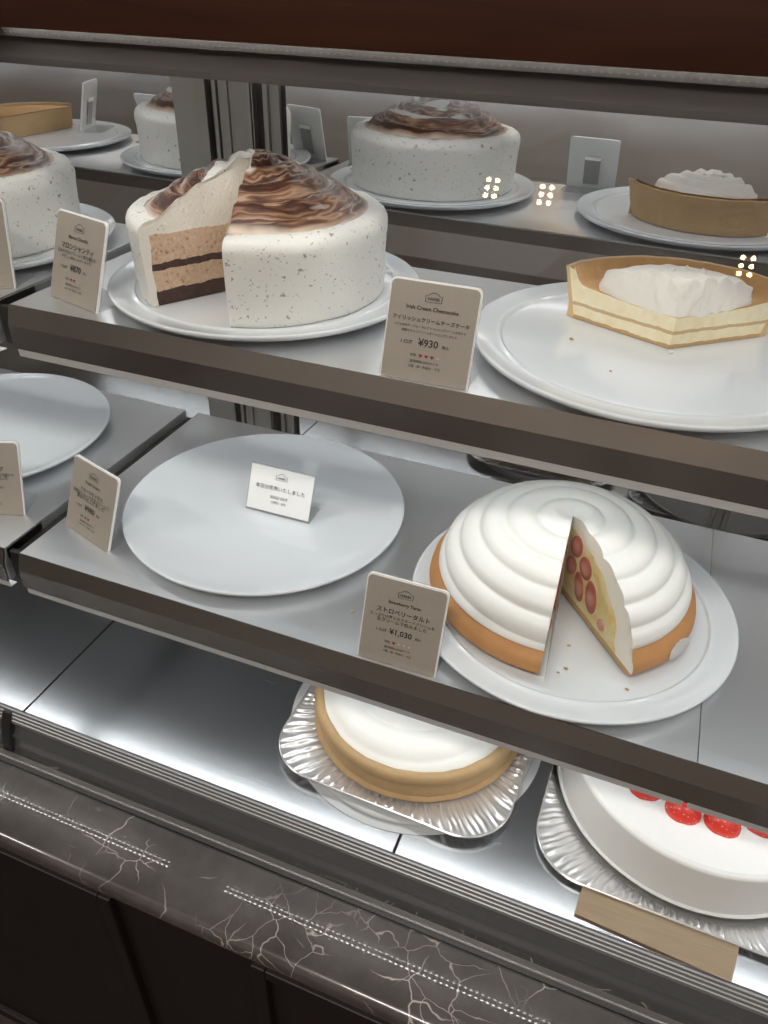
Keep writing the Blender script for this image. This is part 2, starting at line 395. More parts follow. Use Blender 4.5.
# ridged lip under the deck edge
bm = bmesh.new()
prof = [(.004, -.0045), (-.0005, -.0005), (-.0022, -.0012), (-.0030, -.0045), (-.0042, -.0052), (-.0050, -.0086), (-.0062, -.0093), (-.0070, -.0128), (-.0082, -.0135), (-.0088, -.0175), (.004, -.0175)]
prism_x(bm, prof, XA, XB); obj('front_lip', bm, M['lip'], case, angle=20)
bm = bmesh.new(); prism_x(bm, [(.004, -.0175), (-.0015, -.0175), (-.009, -.034), (-.0095, -.0350), (-.0135, -.0352), (-.0140, -.037), (-.010, -.0385), (-.017, -.060), (.004, -.060)], XA, XB)
obj('front_channel', bm, M['channel'], case, angle=20)
bm = bmesh.new(); prism_x(bm, [(-.0345, -.060), (-.0345, -.0495), (-.0338, -.0486), (-.0328, -.0486), (-.0322, -.0496), (-.0322, -.0520), (-.0230, -.0560), (-.0225, -.060)], XA, XB)
obj('glass_rail', bm, M['rail'], case, angle=20)
bm = bmesh.new(); prism_x(bm, [(-.0375, -.060), (-.0375, -.0540), (-.0346, -.0525), (-.0346, -.060)], XA, XB); obj('rail_gasket', bm, M['dark'], case, smooth=False)
# sloping glass panes (sheets with thickness)
GPATH = [GLA, GLB]
for x0, x1 in ((XA, -.0215), (-.0205, XB)):
    bm = bmesh.new(); strip_x(bm, GPATH, x0, x1, .005)
    obj('front_glass', bm, M['glass'], case, smooth=False)
bm = bmesh.new(); prism_x(bm, [(-.0215, -.060), (-.0215, -.0455), (-.014, -.020), (-.006, -.004), (-.002, -.004), (-.004, -.060)], -.0275, -.0145); obj('channel_end', bm, M['dark'], case, smooth=False, bevel=.001)
# header
HY, HK = .170, .952
def hp(y, z): return (.2 + (y - .2) - .030, .7488 - (.7488 - z) * HK)
def hprof(p): return [hp(y, z) for y, z in p]
bm = bmesh.new(); prism_x(bm, hprof([(.196, .6908), (.198, .6705), (.203, .6705), (.203, .6908)]), XA, XB); obj('header_reveal', bm, M['reveal'], case, smooth=False)
bm = bmesh.new(); prism_x(bm, hprof([(.203, .6908), (.1955, .6908), (.1925, .6925), (.1925, .6985), (.196, .7005), (.203, .7005)]), XA, XB); hb = obj('header_bar', bm, M['headerbar'], case, angle=20)
bm = bmesh.new(); zh = hp(0, .6945)[1]
for i in range(230):
    x = -.35 + i * .0056; box(bm, x, x + .0016, .1621, .1626, zh, zh + .0012)
obj('vent_hole', bm, M['hole'], hb, smooth=False)
bm = bmesh.new(); prism_x(bm, hprof([(.180, .7045), (.179, .7000), (.176, .7002), (.168, .730), (.168, 1.05), (.30, 1.05), (.30, .7048), (.180, .7048)]), XA, XB); obj('wood_fascia', bm, M['fascia'], case, angle=20)
bm = bmesh.new(); box(bm, XA, XB, .173, YM + .03, .6936, .7030); obj('case_roof', bm, M['reveal'], case, smooth=False)
# LED strips in the recess under the fascia, in front of the glass
zl_ = hp(0, .7021)[1]
for x0, x1 in ((-.70, -.075), (.046, .735)):
    bm = bmesh.new(); box(bm, x0, x1, .1525, .1605, zl_, zl_ + .0018); ls = obj('led_strip', bm, M['ledbody'], case, smooth=False)
    bm = bmesh.new(); n = int((x1 - x0) / .0112)
    for i in range(n):
        x = x0 + .006 + i * .0112; box(bm, x, x + .0046, .1540, .1590, zl_ - .0009, zl_)
    obj('led_row', bm, M['led'], ls, smooth=False)
# mirrored sliding doors and the steel stiles between them
def sx(x): return .6175 + (x - .6175) * 1.018
PSI = .0175
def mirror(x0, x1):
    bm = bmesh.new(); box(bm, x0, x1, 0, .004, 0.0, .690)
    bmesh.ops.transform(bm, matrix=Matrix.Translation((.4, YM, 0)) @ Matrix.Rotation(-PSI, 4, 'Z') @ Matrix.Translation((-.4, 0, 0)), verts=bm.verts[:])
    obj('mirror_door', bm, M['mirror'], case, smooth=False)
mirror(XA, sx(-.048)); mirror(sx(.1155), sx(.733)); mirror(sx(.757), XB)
bm2 = bmesh.new(); box(bm2, sx(-.048), sx(.1155), YM + .010, YM + .016, 0, .690); obj('stile_seal', bm2, M['dark'], case, smooth=False)
for x0, x1, d in ((-.0475, -.0120, 0), (-.0115, .0000, .003), (.0005, .0060, .006), (.0160, .0215, .006), (.0240, .0370, .004), (.0375, .0640, .001), (.0645, .0700, .005), (.0725, .0740, .006), (.0885, .0945, .006), (.0950, .1090, .001)):
    bm = bmesh.new(); box(bm, sx(x0), sx(x1), YM - d, YM + .006, 0.0, .690); obj('door_stile', bm, M['pillar'], case, smooth=False, bevel=.0006)
for x0, x1, d in ((.7335, .7385, .008), (.7395, .7490, .006), (.7500, .7565, .008)):
    bm = bmesh.new(); box(bm, sx(x0), sx(x1), YM - d, YM + .003, 0.0, .690); obj('door_stile', bm, M['pillar'], case, smooth=False, bevel=.0006)
# marble ledge and the wood panel below
bm = bmesh.new()
prof = [(.004, -.0600), (.004, -.085), (-.1100, -.085)] + [(-.1100 - .0095 * sin(a), -.0715 - .0135 * cos(a)) for a in [pi * i / 12 for i in range(1, 12)]] + [(-.1080, -.0575), (-.036, -.0575), (-.036, -.0600)]
prism_x(bm, prof, XA, XB); obj('marble_ledge', bm, M['marble'], case, angle=25)
bm = bmesh.new(); prism_x(bm, [(.004, -.0851), (-.090, -.0851), (-.097, -.100), (-.090, -.115), (-.080, -.120), (-.080, -.897), (.004, -.897)], XA, XB); bp = obj('base_panel', bm, M['basewood'], case, angle=20)
for x0 in (-.95, -.30, .35, 1.0):
    bm = bmesh.new()
    for a, b, c, d in ((x0, x0 + .018, -.84, -.17), (x0 + .44, x0 + .458, -.84, -.17), (x0 + .018, x0 + .44, -.84, -.822), (x0 + .018, x0 + .44, -.188, -.17)):
        box(bm, a, b, -.090, -.0795, c, d)
    obj('panel_moulding', bm, M['basewood'], bp, smooth=False, bevel=.002)

for zz, yy in ((ZU, YU), (ZL, YL)):
    bm = bmesh.new(); box(bm, -.0205, -.0018, yy + .010, YR, zz - .030, zz - .012); box(bm, -.0205, -.0018, yy + .004, yy + .010, zz - .046, zz - .006); obj('tray_gap_shade', bm, M['dark'], case, smooth=False)  # black boxes standing in for the shade in the gap between trays

# area lamps inside the case
def area(name, loc, sx, sy, power, color, rot=(0, 0, 0)):
    l = bpy.data.lights.new(name, 'AREA'); l.shape = 'RECTANGLE'; l.size = sx; l.size_y = sy; l.energy = power; l.color = color
    o = bpy.data.objects.new(name, l); COL.objects.link(o); o.location = loc; o.rotation_euler = rot; return o
LW = (1.0, .995, .985); LC = (.95, .985, 1.0)
for xc, w in ((-.393, .614), (.376, .678), (1.10, .66)):
    area('header_lamp', (xc, .180, .6770), w, .008, .27, LW, (math.radians(20), 0, 0))
    area('rear_header_lamp', (xc, .500, .6925), w, .012, .60, LW, (0, 0, 0))
for k in (-1, 0, 1):
    xc = XT * k + .354
    area('upper_shelf_lamp', (xc, YU + .035, ZU - .020), .715, .010, .50, LC, (math.radians(4), 0, 0))
    area('lower_shelf_lamp', (xc, YL + .035, ZL - .020), .715, .010, .37, LC, (math.radians(0), 0, 0))

# ------------------------------------------------------------------ shelf trays
def tray(x0, x1, yf, z, label, seam=None):
    t = empty('shelf_tray', (x0, yf, z), 0, label, 'shelf', 'steel shelf trays in the case')
    w = x1 - x0; d = YR - yf
    bm = bmesh.new(); box(bm, 0, w, .0005, d, -.0022, 0); 
    box(bm, 0, .0015, .002, d, -.018, -.0022); box(bm, w - .0015, w, .002, d, -.018, -.0022)
    for xx in (0, w - .0015): prism_x(bm, [(.002, -.0022), (-.004, -.0195), (-.0045, -.044), (.030, -.044), (.060, -.018), (.060, -.0022)], xx, xx + .0015)
    obj('tray_top', bm, M['tray'], t, smooth=False, bevel=.0005)
    bm = bmesh.new(); strip_x(bm, [(.0008, 0), (-.0060, -.0195), (-.0060, -H + .008)], 0, w + .0007 * bool(seam), -.0015)
    obj('front_face', bm, M['face'], t, smooth=False, label='polished front face with a folded upper band')
    bm = bmesh.new(); strip_x(bm, [(-.0060, -H + .008), (-.0058, -H + .0005), (.003, -H)], 0.004, w, -.0012)
    obj('front_hem', bm, M['hem'], t, smooth=False, label='pale strip along the bottom of the front face')
    bm = bmesh.new(); strip_x(bm, [(d - .0012, -.0025), (d - .0012, -.020), (d - .010, -.020)], 0, w, .0012)
    obj('rear_lip', bm, M['face'], t, smooth=False)
    bm = bmesh.new(); prism_x(bm, [(.028, -.0025), (.028, -.013), (.031, -.0185), (.039, -.0185), (.042, -.013), (.042, -.0025)], .02, w - .02)
    obj('lamp_housing', bm, M['ledbody'], t, smooth=False)
    if seam:
        bm = bmesh.new(); box(bm, w - .004, w + .0045, .004, d, -.032, -.0190); box(bm, w - .004, w + .0045, -.0035, .0006, -.050, -.0225); obj('seam_strip', bm, M['dark'], t, smooth=False)
    return t
tray(0, XT - .0003, YU, ZU, 'upper steel shelf tray under the cut chocolate-topped cake and the cheesecake wedge')
tray(-.0221 - XT, -.0221, YU, ZU, 'upper steel shelf tray at the far left under the uncut chocolate-topped cake')
tray(XT + .0003, 2 * XT, YU, ZU, 'upper steel shelf tray past the right edge of the photo')
tray(0, XT - .0003, YL, ZL, 'lower steel shelf tray under the sold out plate and the dome tart', True)
tray(-.0221 - XT, -.0221, YL, ZL, 'lower steel shelf tray at the far left under the cropped empty plate')
tray(XT + .0003, 2 * XT, YL, ZL, 'lower steel shelf tray to the right of the dome tart, beyond the seam')

# ------------------------------------------------------------------ plates
def plate_mesh(R):
    p = [(0, .0100), (.30 * R, .0100), (.60 * R, .0100), (.80 * R, .0101), (.835 * R, .0102), (.850 * R, .0121), (.872 * R, .0110), (.92 * R, .0120), (.96 * R, .0134), (.985 * R, .0144), (R, .0145), (R + .0010, .0132), (R, .0108),
         (.975 * R, .0080), (.90 * R, .0050), (.78 * R, .0032), (.70 * R, .0026), (.68 * R, .0004), (.66 * R, .0), (.64 * R, .0006), (.62 * R, .003), (0, .003)]
    bm = bmesh.new(); lathe(bm, smoothpath(p, 3), 128); weld(bm); return bm
def coupe_mesh(R):
    p = [(0, .0075), (.40 * R, .0076), (.65 * R, .0084), (.80 * R, .0100), (.90 * R, .0122), (.965 * R, .0148), (.99 * R, .0158), (R, .0158), (R + .0010, .0146), (R, .0122),
         (.975 * R, .0092), (.90 * R, .0058), (.78 * R, .0034), (.70 * R, .0026), (.68 * R, .0004), (.66 * R, .0), (.64 * R, .0006), (.62 * R, .003), (0, .003)]
    bm = bmesh.new(); lathe(bm, smoothpath(p, 3), 128); weld(bm); return bm
def plate(x, y, z, R, label, coupe=False):
    o = obj('plate', coupe_mesh(R) if coupe else plate_mesh(R), M['ceramic'], None, angle=50); o.location = (x, y, z)
    return tag(o, label, 'plate', 'round white cake plates')
plate(.2168, .2432, ZL, .1675, 'empty round white plate holding only the small sold out card', True)
plate(.5913, .2188, ZL, .1665, 'white plate with a ringed rim under the cut dome-shaped meringue tart')
plate(.2137, .2855, ZU, .1615, 'white plate under the cut chocolate-topped cake on the upper shelf')
plate(.6111, .2845, ZU, .1635, 'large white plate under the remaining cheesecake wedge')
plate(-.2309, .2598, ZL, .163, 'bare white plate cut off by the left edge on the lower shelf', True)
plate(-.1850, .2855, ZU, .1615, 'white plate under the uncut chocolate-topped cake at the far left')
plate(-.5750, .2855, ZU, .1615, 'white plate under the plain tan tart, seen mirrored at the far left')
ZPU, ZPL = ZU + .0106, ZL + .0106

# ------------------------------------------------------------------ chocolate-topped cake
CR = .1275
def irish_h(r, a, seed):
    """height of the top at radius r, angle a"""
    base = .0795 if r > .106 else .0795 + .049 * (1 - (r / .106) ** 1.15) ** .85
    if r < .106:
        w = min(1, (.106 - r) / .012) * (1 if r > .012 else r / .012)
        ph = r * 44 + a / TAU + .55 * noise.noise(Vector((cos(a) * 1.3, sin(a) * 1.3, seed)))
        fr = ph - math.floor(ph)
        base += w * (.0048 * (1 - abs(2 * fr - 1) ** 1.5) - .0015)
        base += w * .0012 * noise.noise(Vector((r * 70 * cos(a), r * 70 * sin(a), seed + 3)))
        base += w * .0005 * noise.noise(Vector((r * 200 * cos(a), r * 200 * sin(a), seed + 5)))
    base += .0010 * noise.noise(Vector((r * 60 * cos(a), r * 60 * sin(a), seed + 9)))
    return base
def irish(loc, label, cut=None, seed=1.0, broken=False):
    root = empty('chocolate_swirl_cake', loc, 0, label, 'cake', 'speckled cream cakes with a chocolate swirl top')
    a0, a1 = (cut[1], cut[0] + TAU) if cut else (0., TAU)
    side = [(CR - .002, 0), (CR - .0005, .003), (CR, .015), (CR + .0005, .035), (CR + .0015, .055), (CR + .002, .066), (CR + .001, .0715), (CR - .002, .0760), (CR - .007, .0788), (CR - .013, .0797), (.1095, .0797)]
    side = smoothpath(side, 3)
    n = 220
    def disp(r, z, a, v):
        d = .0012 * noise.noise(Vector((4 * cos(a), 4 * sin(a), z * 40 + seed))) + .0005 * noise.noise(Vector((18 * cos(a), 18 * sin(a), z * 160 + seed)))
        return r + d, z + (.0012 * noise.noise(Vector((9 * cos(a), 9 * sin(a), seed))) if z > .07 else 0)
    bm = bmesh.new(); ring = lathe(bm, side, n, a0, a1, disp=disp)
    # close up to the mound with a fine polar grid
    NR = 70
    radii = [.1095 * (1 - k / NR) for k in range(NR + 1)]; radii[-1] = .0004
    def top(u, v):
        a = a0 + (a1 - a0) * u / n; r = radii[v]
        rr = r + .002 * noise.noise(Vector((5 * cos(a), 5 * sin(a), r * 50 + seed)))
        z = irish_h(max(rr, 0), a, seed)
        if broken:      # left of the cut the glaze has been torn away and bare cream shows
            da = (cut[0] + TAU - a)
            if 0 <= da < .75 and r < .075:
                k = max(0, 1 - da / .75) * min(1, (.078 - r) / .03)
                z += k * (-.003 + .005 * noise.noise(Vector((r * 90 * cos(a), r * 90 * sin(a), 2.2))) - .006 * max(0, .030 - r) / .030)
        return (r * cos(a), r * sin(a), z)
    def bare(u, v):
        if not broken: return False
        a = a0 + (a1 - a0) * (u + .5) / n; r = radii[v]; da = cut[0] + TAU - a
        k = .012 * noise.noise(Vector((r * 60 * cos(a), r * 60 * sin(a), 4.1)))
        ok = 0 <= da < 1.1 and r < (.062 - .04 * da + k)
        rim = 0 <= a - a0 < .10 + 3 * k and r < .035
        return ok or rim
    bt = bmesh.new(); bw = bmesh.new()
    for tgt, want in ((bt, False), (bw, True)):
        vs = {}
        for u in range(n):
            for v in range(NR):
                if bare(u, v) != want: continue
                q = []
                for (uu, vv) in ((u, v), (u + 1, v), (u + 1, v + 1), (u, v + 1)):
                    k = (uu % n if not cut else uu, vv)
                    if k not in vs: vs[k] = tgt.verts.new(top(*k))
                    q.append(vs[k])
                tgt.faces.new(q)
    body = obj('cream_coat', bm, M['irish_cream'], root, angle=60)
    obj('chocolate_swirl', bt, M['choc'], root, angle=60)
    if broken: obj('torn_cream', bw, M['irish_cream'], root, angle=60, label='bare whipped cream where the glaze is torn')
    else: bw.free()
    if cut:
        for nm, u, a in (('cut_face', 0, a0), ('cut_face', n, a1)):
            bf = bmesh.new()
            line = [top(u, v) for v in range(NR, -1, -1)]
            line += [tuple((lambda rz: (rz[0] * cos(a), rz[0] * sin(a), rz[1]))(disp(r, z, a, 0))) for r, z in reversed(side)]
            line = [(0, 0, line[0][2])] + line
            cutface(bf, line); obj(nm, bf, M['irish_cut'], root, smooth=False, label='layers of coffee mousse and dark sponge')
    return root
irish((.2127, .2785, ZPU), 'cut cream cake with a chocolate swirl top, wedge missing and mousse layers showing', (math.radians(240.5), math.radians(284.5)), 1.0, True)
irish((-.187, .2820, ZPU), 'uncut speckled cream cake with chocolate swirl top, cropped by the left edge', None, 6.0)

# ------------------------------------------------------------------ dome tart with strawberries inside
def dome_tart(loc):
    root = empty('meringue_dome_tart', loc, 0, 'white ringed dome tart with a wedge cut out showing strawberries', 'tart')
    g0, g1 = math.radians(273.2), math.radians(309.5)
    a0, a1 = g1, g0 + TAU
    n = 240
    RB, ZB, HT = .1250, .026, .0945
    NV = 110
    def dome(u, v):
        a = a0 + (a1 - a0) * u / n; s = v / NV                # s 0 at the rim, 1 at the apex
        th = s * pi / 2
        r = RB * cos(th) ** .92 if th < pi / 2 - 1e-6 else 0.
        z = ZB + (HT - ZB) * sin(th) ** 1.12
        rad = r
        # six piped rings: phase runs over the arc, winding slowly
        ph = (1 - r / RB) * 3.3 + (z - ZB) / (HT - ZB) * 2.6 + (a - a0) / TAU * .9 * (1 - s)
        fr = ph - math.floor(ph); b = 1 - abs(2 * fr - 1) ** 2.4
        amp = .0052 * (1 if s < .93 else max(0, (1 - s) / .07))
        nx, nz = cos(th) * .8 + .1, sin(th) * .8 + .2
        return ((r + amp * b * nx) * cos(a), (r + amp * b * nx) * sin(a), z + amp * b * nz)
    bm = bmesh.new(); grid(bm, dome, n, NV)
    # underside lip of the cream
    obj('cream_dome', bm, M['white_cream'], root, angle=180, label='smooth white piped cream in rings')
    cr = smoothpath([(.120, 0), (.131, .001), (.1370, .006), (.1382, .012), (.1360, .0185), (.1300, .0245), (.1220, .0285), (.1100, .030)], 4)
    def cd(r, z, a, v): return r + .0008 * noise.noise(Vector((7 * cos(a), 7 * sin(a), z * 60))), z + (.0010 * noise.noise(Vector((6 * cos(a), 6 * sin(a), 3))) if z > .01 else 0)
    bm = bmesh.new(); lathe(bm, cr, n, a0, a1, disp=cd); obj('crust', bm, M['crust_orange'], root, angle=180, label='golden orange pastry rim')
    for u, a in ((0, a0), (n, a1)):
        bf = bmesh.new()
        line = [dome(u, v) for v in range(NV, -1, -1)] + [tuple((lambda q: (q[0] * cos(a), q[0] * sin(a), q[1]))(cd(r, z, a, 0))) for r, z in reversed(cr) if r > .125]
        line[0] = (0, 0, line[0][2]); line.append((.120 * cos(a), .120 * sin(a), 0))
        cutface(bf, line); obj('cut_face', bf, M['straw_cut'], root, smooth=False, label='custard filling with strawberry pieces')
    # strawberry pieces set in both faces: (r, z, half width, half height, tilt)
    for a, side in ((a0, 1), (a1, -1)):
        for (r, z, w, h, tl) in ((.017, .068, .0100, .0130, .3), (.038, .056, .0110, .0125, -.2), (.056, .033, .0100, .0180, -.25), (.034, .029, .0085, .0165, -.3), (.014, .042, .0090, .012, .4), (.080, .018, .0060, .0060, .2)):
            bm = bmesh.new(); bmesh.ops.create_uvsphere(bm, u_segments=24, v_segments=12, radius=1)
            bmesh.ops.scale(bm, vec=(w, .0022, h), verts=bm.verts[:])
            o = obj('strawberry_slice', bm, M['slice'], root, label='pink strawberry piece')
            o.location = (r * cos(a), r * sin(a), z); o.rotation_euler = (0, tl, a)
    # clear film standing against the left cut
    bm = bmesh.new(); a = a1 + .040
    pts = [(0.004, .004), (.148, .0035), (.146, .020), (.137, .040), (.122, .060), (.095, .080), (.055, .095), (.020, .1005), (.004, .1010)]
    for off in (0,):
        vs = [bm.verts.new((r * cos(a), r * sin(a), z)) for r, z in pts]; f = bm.faces.new(vs)
    bmesh.ops.solidify(bm, geom=bm.faces[:], thickness=.0004)
    obj('cake_film', bm, M['film'], root, smooth=False, label='clear film along the left cut')
    # smear of cream on the crust, to the right of the cut
    bm = bmesh.new()
    def sm(u, v):
        a = math.radians(-33 + 15.5 * u / 16); k = sin(pi * u / 16) ** .6
        zz = .0085 + .0125 * (v / 8) * (.35 + .65 * k); rr = (.1382 if zz < .012 else .1382 - .62 * (zz - .012)) + .0030 + .0008 * k + .0008 * noise.noise(Vector((u * .7, v * .9, 1)))
        return (rr * cos(a), rr * sin(a), zz)
    grid(bm, sm, 16, 8); bmesh.ops.solidify(bm, geom=bm.faces[:], thickness=.0015)
    obj('cream_smear', bm, M['pure_cream'], root, angle=60, label='white cream smear on the pastry rim')
    return root
dome_tart((.5765, .2300, ZPL + .0020))

# ------------------------------------------------------------------ cheesecake wedge
def cheesecake(loc):
    root = empty('cheesecake_tart', loc, 0, 'remaining wedge of baked cheesecake in a pastry shell with whipped cream', 'tart')
    a0, a1 = math.radians(41), math.radians(157); n = 90
    def zt(r): return .0285 + .004 * (r / .09) ** 3
    sh = smoothpath([(.086, 0), (.103, .0002), (.1060, .003), (.1105, .018), (.1150, .034), (.1185, .0455), (.1185, .0475), (.1165, .0480), (.1135, .0462), (.1105, .040), (.1085, .034)], 4)
    def wob(r, z, a, v): return r + .0006 * noise.noise(Vector((14 * cos(a), 14 * sin(a), z * 50))), z + (.0009 * noise.noise(Vector((8 * cos(a), 8 * sin(a), 1))) if z > .03 else 0)
    bm = bmesh.new(); lathe(bm, sh, n, a0, a1, disp=wob); obj('pastry_shell', bm, M['crust_tan'], root, angle=60, label='tan pastry shell')
    def top(u, v):
        a = a0 + (a1 - a0) * u / n; r = .1095 * v / 30
        k = max(0, (r - .099) / .0105); z = zt(r) + .013 * k ** 1.4 + .0009 * noise.noise(Vector((r * 90 * cos(a), r * 90 * sin(a), 2)))
        return (r * cos(a), r * sin(a), z)
    bm = bmesh.new(); grid(bm, top, n, 30); weld(bm); obj('filling_top', bm, M['cheese_top'], root, angle=60, label='golden baked top of the filling')
    for u, a in ((0, a0), (n, a1)):
        bf = bmesh.new()
        tv = [bf.verts.new(top(u, v)) for v in range(31)]; bv = [bf.verts.new((.1095 * v / 30 * cos(a), .1095 * v / 30 * sin(a), 0.)) for v in range(31)]
        for v in range(30): bf.faces.new((bv[v], bv[v + 1], tv[v + 1], tv[v]))
        # the sliver of pastry outside the filling
        ow = [wob(r, z, a, 0) for r, z in sh if r > .1035 and not (r < .1125 and z > .03)]
        ov = [bf.verts.new((r * cos(a), r * sin(a), z)) for r, z in ow]; m_ = len(ov)
        iv = [bf.verts.new((min(.1095, r) * cos(a), min(.1095, r) * sin(a), min(z, .0455))) for r, z in ow]
        for v in range(m_ - 1): bf.faces.new((iv[v], ov[v], ov[v + 1], iv[v + 1]))
        obj('cut_face', bf, M['cheese_cut'], root, smooth=False, label='pale yellow filling with a thin brown line')
    # whipped cream: tiered swirl whose front was cut away with the missing pieces
    def hgt(r, a):
        sN = min(1, r / .0935); h = .032 * (1 - sN ** 2.4) ** .6
        ph = r * 52 + .6 * a / TAU; fr = ph - math.floor(ph)
        h += .0040 * (1 - abs(2 * fr - 1) ** 1.6) * min(1, (1 - sN) / .06) * min(1, r / .01)
        return h + .0014 * noise.noise(Vector((r * 80 * cos(a), r * 80 * sin(a), 7)))
    pc = (.003, .046); m0, m1 = a0 + .02, a1 - .02
    def reach(th):
        """distance from pc to the softened sector outline"""
        dx, dy = cos(th), sin(th); ds = []
        b = pc[0] * dx + pc[1] * dy; ds.append(-b + sqrt(b * b - (pc[0] ** 2 + pc[1] ** 2) + .088 ** 2))
        for nx, ny in ((sin(m0), -cos(m0)), (-sin(m1), cos(m1))):
            k = dx * nx + dy * ny
            if k > 1e-4: ds.append((.0 - (pc[0] * nx + pc[1] * ny)) / k)
        return sum(d ** -8 for d in ds) ** (-1 / 8)
    NU, NV = 160, 52
    def cr(u, v):
        th = TAU * u / NU; R = reach(th); k = v / NV
        if k < .62: sc_ = k / .62 * .93; dz = 0
        else:
            q = (k - .62) / .38; sc_ = .93 + .07 * sin(q * pi / 2); dz = 1 - cos(q * pi / 2)
        x, y = pc[0] + dx_(th) * R * sc_, pc[1] + sin(th) * R * sc_
        r = hypot(x, y); a = atan2(y, x); h = max(.0015, hgt(r, a))
        if dz: 
            w = .0022 * noise.noise(Vector((x * 110, y * 110, dz * 2.5))) + .0012 * noise.noise(Vector((x * 300, y * 300, dz * 6)))
            x += w * cos(th); y += w * sin(th)
        return (x, y, zt(r) - .0015 + h * (1 - dz))
    def dx_(th): return cos(th)
    bm = bmesh.new(); grid(bm, cr, NU, NV, cu=True); weld(bm, 2e-5); obj('whipped_cream', bm, M['dab_cream'], root, angle=180, label='ivory whipped cream')
    # small peaks on the crown of the cream
    for px, py, s in ((-.002, .040, .7), (.012, .037, .55), (-.014, .036, .5)):
        bm = bmesh.new(); lathe(bm, smoothpath([(.0075 * s, 0), (.0060 * s, .003), (.0030 * s, .006 * s), (.0006, .009 * s)], 3), 16)
        o = obj('cream_peak', bm, M['dab_cream'], root); o.location = (px, py, .0285 + hgt(hypot(px, py - .006), atan2(py, px)) - .002)
    return root
cheesecake((.6262, .2803, ZPU))

# plain tan tart beyond the left edge, seen in the mirror
def plain_tart(loc):
    root = empty('plain_tart', loc, 0, 'plain low tan half tart on a plate, seen mirrored at the far left', 'tart')
    sh = smoothpath([(.094, 0), (.098, .003), (.101, .020), (.104, .038), (.103, .041), (.100, .040), (.098, .036)], 3)
    bm = bmesh.new(); lathe(bm, sh, 64, pi / 2, 1.5 * pi); obj('pastry_shell', bm, M['crust_tan'], root, angle=60)
    bm = bmesh.new(); lathe(bm, [(.0985, .0362), (.06, .0368), (.0005, .037)], 64, pi / 2, 1.5 * pi); obj('filling', bm, M['cheese_top'], root)
    out = [(0, r, z) for r, z in sh]
    bm = bmesh.new(); vs = [bm.verts.new(p) for p in out] + [bm.verts.new((0, -y, z)) for _, y, z in reversed(out)]
    f_ = bm.faces.new(vs); bmesh.ops.triangulate(bm, faces=[f_]); obj('cut_face', bm, M['crust_tan'], root, smooth=False)
    return root
plain_tart((-.590, .2855, ZPU))

# ------------------------------------------------------------------ foil trays, deck tart, white cake
def rsq(a, h, c):
    """distance from centre to a rounded square of half side h, corner radius c"""
    ca, sa = abs(cos(a)), abs(sin(a))
    k = h - c
    t = h / max(ca, sa); x, y = t * ca, t * sa
    if x > k and y > k:
        # intersect with the corner circle
        b = k * ca + k * sa; return b + sqrt(max(0, b * b - 2 * k * k + c * c))
    return t
def foil_tray(loc, h, label, rz=0., seed=0.):
    root = empty('foil_tray', loc, rz, label, 'foil tray', 'crinkled square foil trays')
    n = 720; RI = h - .0120; NV = 14
    rnd = random.Random(seed); amps = [(rnd.randint(80, 170), rnd.uniform(0, TAU)) for _ in range(3)]
    def crk(a):
        s = sum(sin(k * a + p + 1.5 * sin(3 * a + p)) for k, p in amps) / 2.0
        return s + .9 * noise.noise(Vector((22 * cos(a), 22 * sin(a), seed)))
    def f(u, v):
        a = TAU * u / n; R = rsq(a, h, .055)
        if v <= 3: r = RI * v / 3 * .985; z = .0025
        else:
            s = (v - 3) / (NV - 3); r = RI * .985 + (R - RI * .985) * s
            z = .0025 + .0036 * s ** .8
            env = sin(pi * min(1, s * 1.04)) ** .55 if s < .96 else .1
            z += .0018 * crk(a + .03 * s * noise.noise(Vector((9 * cos(a), 9 * sin(a), s * 4)))) * env
        return (r * cos(a), r * sin(a), z)
    bm = bmesh.new(); grid(bm, f, n, NV, cu=True); weld(bm)
    obj('foil_sheet', bm, M['foil'], root, angle=180)
    m = 240
    def rim(u, v):
        a = TAU * u / m; R = rsq(a, h, .055); b = TAU * v / 8
        r = R + .0012 * cos(b); return (r * cos(a), r * sin(a), .0066 + .0016 * sin(b))
    bm = bmesh.new(); grid(bm, rim, m, 8, True, True); obj('rolled_rim', bm, M['foil'], root)
    return root
bm = bmesh.new(); lathe(bm, smoothpath([(.0005, .006), (.12, .006), (.142, .006), (.1450, .0045), (.1450, .001), (.143, 0), (.0005, 0)], 3), 96); weld(bm)
st = obj('cake_stand', bm, M['stand'], None, angle=50); st.location = (.447, .1745, .0003); tag(st, 'low grey round stand under the foil tray of the cream tart', 'cake stand')
foil_tray((.449, .1765, .0066), .1385, 'foil tray on the deck under the whole cream tart', math.radians(-1.5), 1.)
foil_tray((.7640, .1830, .0012), .1480, 'foil tray on the deck under the white strawberry cake', math.radians(-1), 2.)

